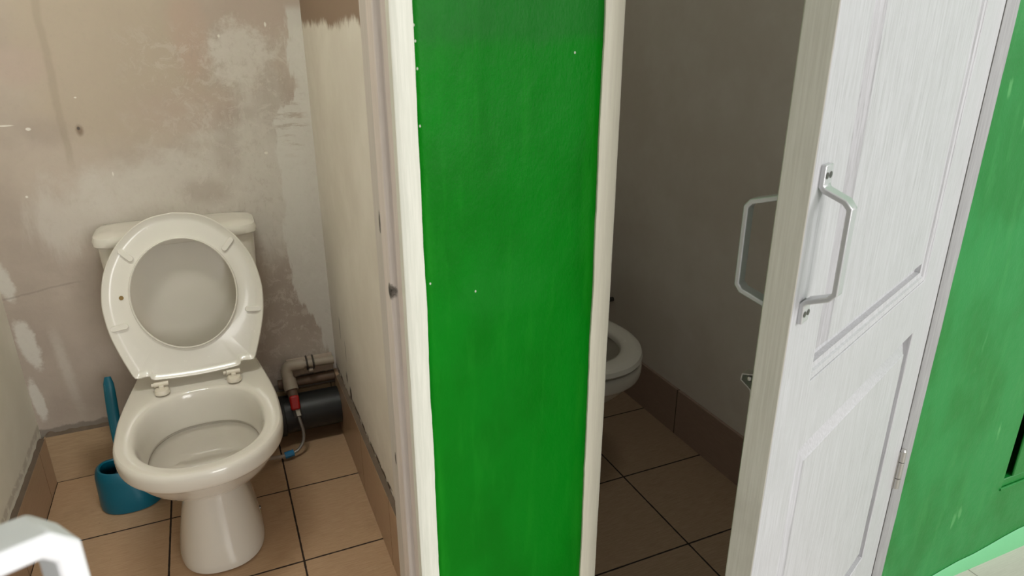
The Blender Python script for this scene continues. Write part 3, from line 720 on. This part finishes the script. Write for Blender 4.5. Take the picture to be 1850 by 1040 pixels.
# plaster lump that boxes in the wall under the white pipe
bm = bmesh.new(); rings = []
for i in range(61):
    x = 0.135 + 0.1475 * i / 60
    lo = 0.213 + 0.012 * noise.noise(Vector((x * 60, 1, 0))) + 0.006 * noise.noise(Vector((x * 190, 5, 0)))
    rings.append([(x, YB - 0.001, lo - 0.004), (x, YB - 0.018 + 0.002 * noise.noise(Vector((x*80, 2, 2))), lo), (x, YB - 0.018, 0.24), (x, YB - 0.008, 0.262 + 0.003 * noise.noise(Vector((x*70, 9, 0)))), (x, YB - 0.0005, 0.268)])
loft(bm, rings)
PL2 = plain('rough plaster', (190, 172, 155), 0.9, var=0.3, scale=25, bump=0.8)
tag(link('plaster_patch', bm, PL2), 'rough plaster patch with a ragged lower edge behind the white water pipe', 'plaster')

hs = empty('water_hose', (0.143, 2.02, 0.132)); tag(hs, 'thin braided water hose hanging from the red valve to a blue connector', 'hose')
bm = bmesh.new(); tube(bm, smooth_path([(0, 0, -0.003), (0.004, -0.008, -0.024), (0.008, -0.014, -0.052), (0.003, -0.022, -0.084), (-0.016, -0.032, -0.104), (-0.034, -0.035, -0.109)], 6), 0.0052, 12); link('hose', bm, HOSE, hs)
bm = bmesh.new(); tube(bm, [(-0.030, -0.035, -0.108), (-0.058, -0.037, -0.111)], 0.011, 8); link('connector', bm, BLUE, hs)
bm = bmesh.new(); tube(bm, smooth_path([(-0.055, -0.037, -0.111), (-0.085, -0.042, -0.108), (-0.13, -0.075, -0.07), (-0.16, -0.1, 0.04)], 6), 0.0062, 12); o = link('inlet_tube', bm, PPR, hs)

# small pipe stub on the wall of the right stall, beside the hidden cistern
vs = empty('shutoff_valve', (1.3, 2.06, 0.33)); tag(vs, 'small dark pipe valve on the wall of the right stall beside the ivory casing', 'valve')
bm = bmesh.new(); cyl(bm, (0.0245, 0, 0), (-0.008, 0, 0), 0.009); link('body', bm, SCREW, vs)
bm = bmesh.new(); cyl(bm, (-0.008, 0, -0.015), (-0.008, 0, 0.02), 0.011); link('knob', bm, RUBBER, vs)

# ------------------------------------------------------------------ doors
DOORM = m_door(); DEDGE = m_door_edge()
DW, DT = 0.742, 0.035
# inset from the opening, depth below the face: moulding, groove, then a bevel rising to the raised field
LOW_PROFILE = [(0.0008, 0.013), (0.0030, 0.0162), (0.031, 0.0028), (0.0325, 0.0008)]
UP_PROFILE = [(0.0005, 0.0015), (0.0045, 0.003), (0.0075, 0.003), (0.0095, 0.006), (0.0145, 0.0072), (0.0165, 0.0072), (0.0172, 0.0155), (0.0215, 0.0165), (0.041, 0.0030), (0.0425, 0.0010)]
LOWP = (0.130, 0.645, 0.253, 0.769); UPP = (0.130, 0.645, 0.871, 1.90)
def make_door(name, loc, rz, label):
    root = empty(name, loc, rz); tag(root, label, 'door', kind='structure')
    # frame of the leaf: stiles and rails with two openings (front face y = 0, outward = +y, back face y = -DT)
    bm = bmesh.new()
    xs = [-0.001, LOWP[0], LOWP[1], DW]; zs = [0.015, LOWP[2], LOWP[3], UPP[2], UPP[3], 2.03]
    V = {}
    for i, x in enumerate(xs):
        for k, z in enumerate(zs):
            for s, y in enumerate((0.0, -DT)): V[i, k, s] = bm.verts.new((x, y, z))
    hole = {(1, 1), (1, 3)}
    for i in range(3):
        for k in range(5):
            if (i, k) in hole: continue
            for s in (0, 1):
                bm.faces.new((V[i, k, s], V[i+1, k, s], V[i+1, k+1, s], V[i, k+1, s]))
    for k in range(5):
        for i in (0, 3):
            f = bm.faces.new((V[i, k, 0], V[i, k+1, 0], V[i, k+1, 1], V[i, k, 1])); f.material_index = 1
    for i in range(3):
        for k in (0, 5):
            f = bm.faces.new((V[i, k, 0], V[i+1, k, 0], V[i+1, k, 1], V[i, k, 1])); f.material_index = 1
    for (i, k) in hole:
        c = [(i, k), (i+1, k), (i+1, k+1), (i, k+1)]
        for a, b in zip(c, c[1:] + c[:1]): bm.faces.new((V[a + (0,)], V[b + (0,)], V[b + (1,)], V[a + (1,)]))
    link('door_leaf', bm, [DOORM, DEDGE], root, bev=0.0016)
    for (x0, x1, z0, z1), prof in ((LOWP, LOW_PROFILE), (UPP, UP_PROFILE)):
        bm = bmesh.new(); e = 0.0004
        rings = []
        for ins, dep in prof:
            a = ins + e; rings.append([(x0+a, -dep, z0+a), (x1-a, -dep, z0+a), (x1-a, -dep, z1-a), (x0+a, -dep, z1-a)])
        for ins, dep in prof[::-1]:
            a = ins + e; rings.append([(x0+a, -DT+dep, z0+a), (x1-a, -DT+dep, z0+a), (x1-a, -DT+dep, z1-a), (x0+a, -DT+dep, z1-a)])
        n = len(rings) // 2
        R = [[bm.verts.new(p) for p in r] for r in rings]
        for a, b in zip(R, R[1:] + R[:1]):
            if a is R[n-1]: continue
            for i in range(4): bm.faces.new((a[i], a[(i+1) % 4], b[(i+1) % 4], b[i]))
        bm.faces.new(R[n-1]); bm.faces.new(R[n])
        link('door_panel', bm, DOORM, root)
    return root
def flat_bar(bm, pts, w, t, across):
    """Flat bar following pts; w along 'across', t in the bending plane."""
    pts = [Vector(p) for p in pts]; ac = Vector(across); rings = []
    for i, p in enumerate(pts):
        d0 = (p - pts[i-1]).normalized() if i else None; d1 = (pts[i+1] - p).normalized() if i < len(pts)-1 else None
        n0 = d0.cross(ac) if d0 else None; n1 = d1.cross(ac) if d1 else None
        if n0 and n1:
            m = (n0 + n1).normalized(); m = m / max(0.4, m.dot(n0))
        else: m = n0 or n1
        ww = w[i] if isinstance(w, (list, tuple)) else w
        rings.append([p + m * t/2 + ac * ww/2, p + m * t/2 - ac * ww/2, p - m * t/2 - ac * ww/2, p - m * t/2 + ac * ww/2])
    loft(bm, rings)
def make_handle(parent, u, z0, z1, side, reach, mat, zi=0.013, k=1.0, th=0.006):
    """Bow handle with screw plates; side +1 on the outer face, -1 on the inner face."""
    f = 0.0 if side > 0 else -DT
    Y = lambda e: f + side * e
    bm = bmesh.new()
    w = [x * k for x in (0.0205, 0.0205, 0.019, 0.0175, 0.0165, 0.0165, 0.0175, 0.019, 0.0205, 0.0205)]
    pts = [(u, Y(0.0025), z1 + 0.024), (u, Y(0.0025), z1 + 0.001), (u, Y(0.0060), z1 - 0.003), (u, Y(reach - 0.006), z1 - zi + 0.001), (u, Y(reach), z1 - zi - 0.006),
           (u, Y(reach), z0 + zi + 0.006), (u, Y(reach - 0.006), z0 + zi - 0.001), (u, Y(0.0060), z0 + 0.003), (u, Y(0.0025), z0 - 0.001), (u, Y(0.0025), z0 - 0.024)]
    flat_bar(bm, pts, w, th, (1, 0, 0))
    h = link('handle', bm, mat, parent, bev=0.0012)
    for z in (z1 + 0.0125, z0 - 0.0125):
        for dx in (-0.0049, 0.0049):
            b = bmesh.new(); cyl(b, (u + dx, Y(0.0045), z), (u + dx, Y(0.0062), z), 0.0036, 14); link('screw', b, SCREW, h)
    return h
# right stall door, ajar
d2 = make_door('door_2', (1.25, 0.80, 0), math.radians(202.6), 'white panelled wooden door standing ajar before the right stall')
make_handle(d2, 0.715, 1.000, 1.132, +1, 0.034, CHROME)
make_handle(d2, 0.715, 0.985, 1.117, -1, 0.042, CHROME)
for zc in (0.408, 1.72):
    h = bmesh.new()
    for (a, b) in ((-0.046, -0.021), (-0.0195, 0.0195), (0.021, 0.046)): cyl(h, (-0.002, 0.0055, zc + a), (-0.002, 0.0055, zc + b), 0.0068, 20)
    tube(h, [(-0.002, 0.0055, zc + 0.046), (-0.002, 0.0055, zc + 0.051)], [0.0068, 0.0045], 16)
    o = link('hinge', h, STEEL, d2)
    h = bmesh.new(); add_box(h, -0.0005, 0.006, -0.02, 0.002, zc - 0.045, zc + 0.045); link('hinge_leaf', h, STEEL, o)
# latch bracket on the inner face
L = bmesh.new()
pts = [(0.725, -DT - 0.001, 0.902), (0.725, -DT - 0.004, 0.900), (0.725, -DT - 0.016, 0.897), (0.725, -DT - 0.017, 0.889), (0.725, -DT - 0.004, 0.880), (0.725, -DT - 0.001, 0.868)]
flat_bar(L, pts, 0.016, 0.0014, (1, 0, 0)); la = link('latch', L, STEEL, d2)
L = bmesh.new(); bmesh.ops.create_uvsphere(L, u_segments=16, v_segments=10, radius=0.0042); L.transform(Matrix.Translation((0.727, -DT - 0.008, 0.8915))); link('latch_knob', L, STEEL, la)
# left stall door, thrown wide open just left of the camera's view
d1 = make_door('door_1', (-0.524, 0.795, 0), math.radians(-56.0), 'white panelled door of the left stall, thrown open towards the viewer at the left edge')
make_handle(d1, 0.715, 1.000, 1.139, +1, 0.068, WHITEM, 0.013, 1.0, 0.009)
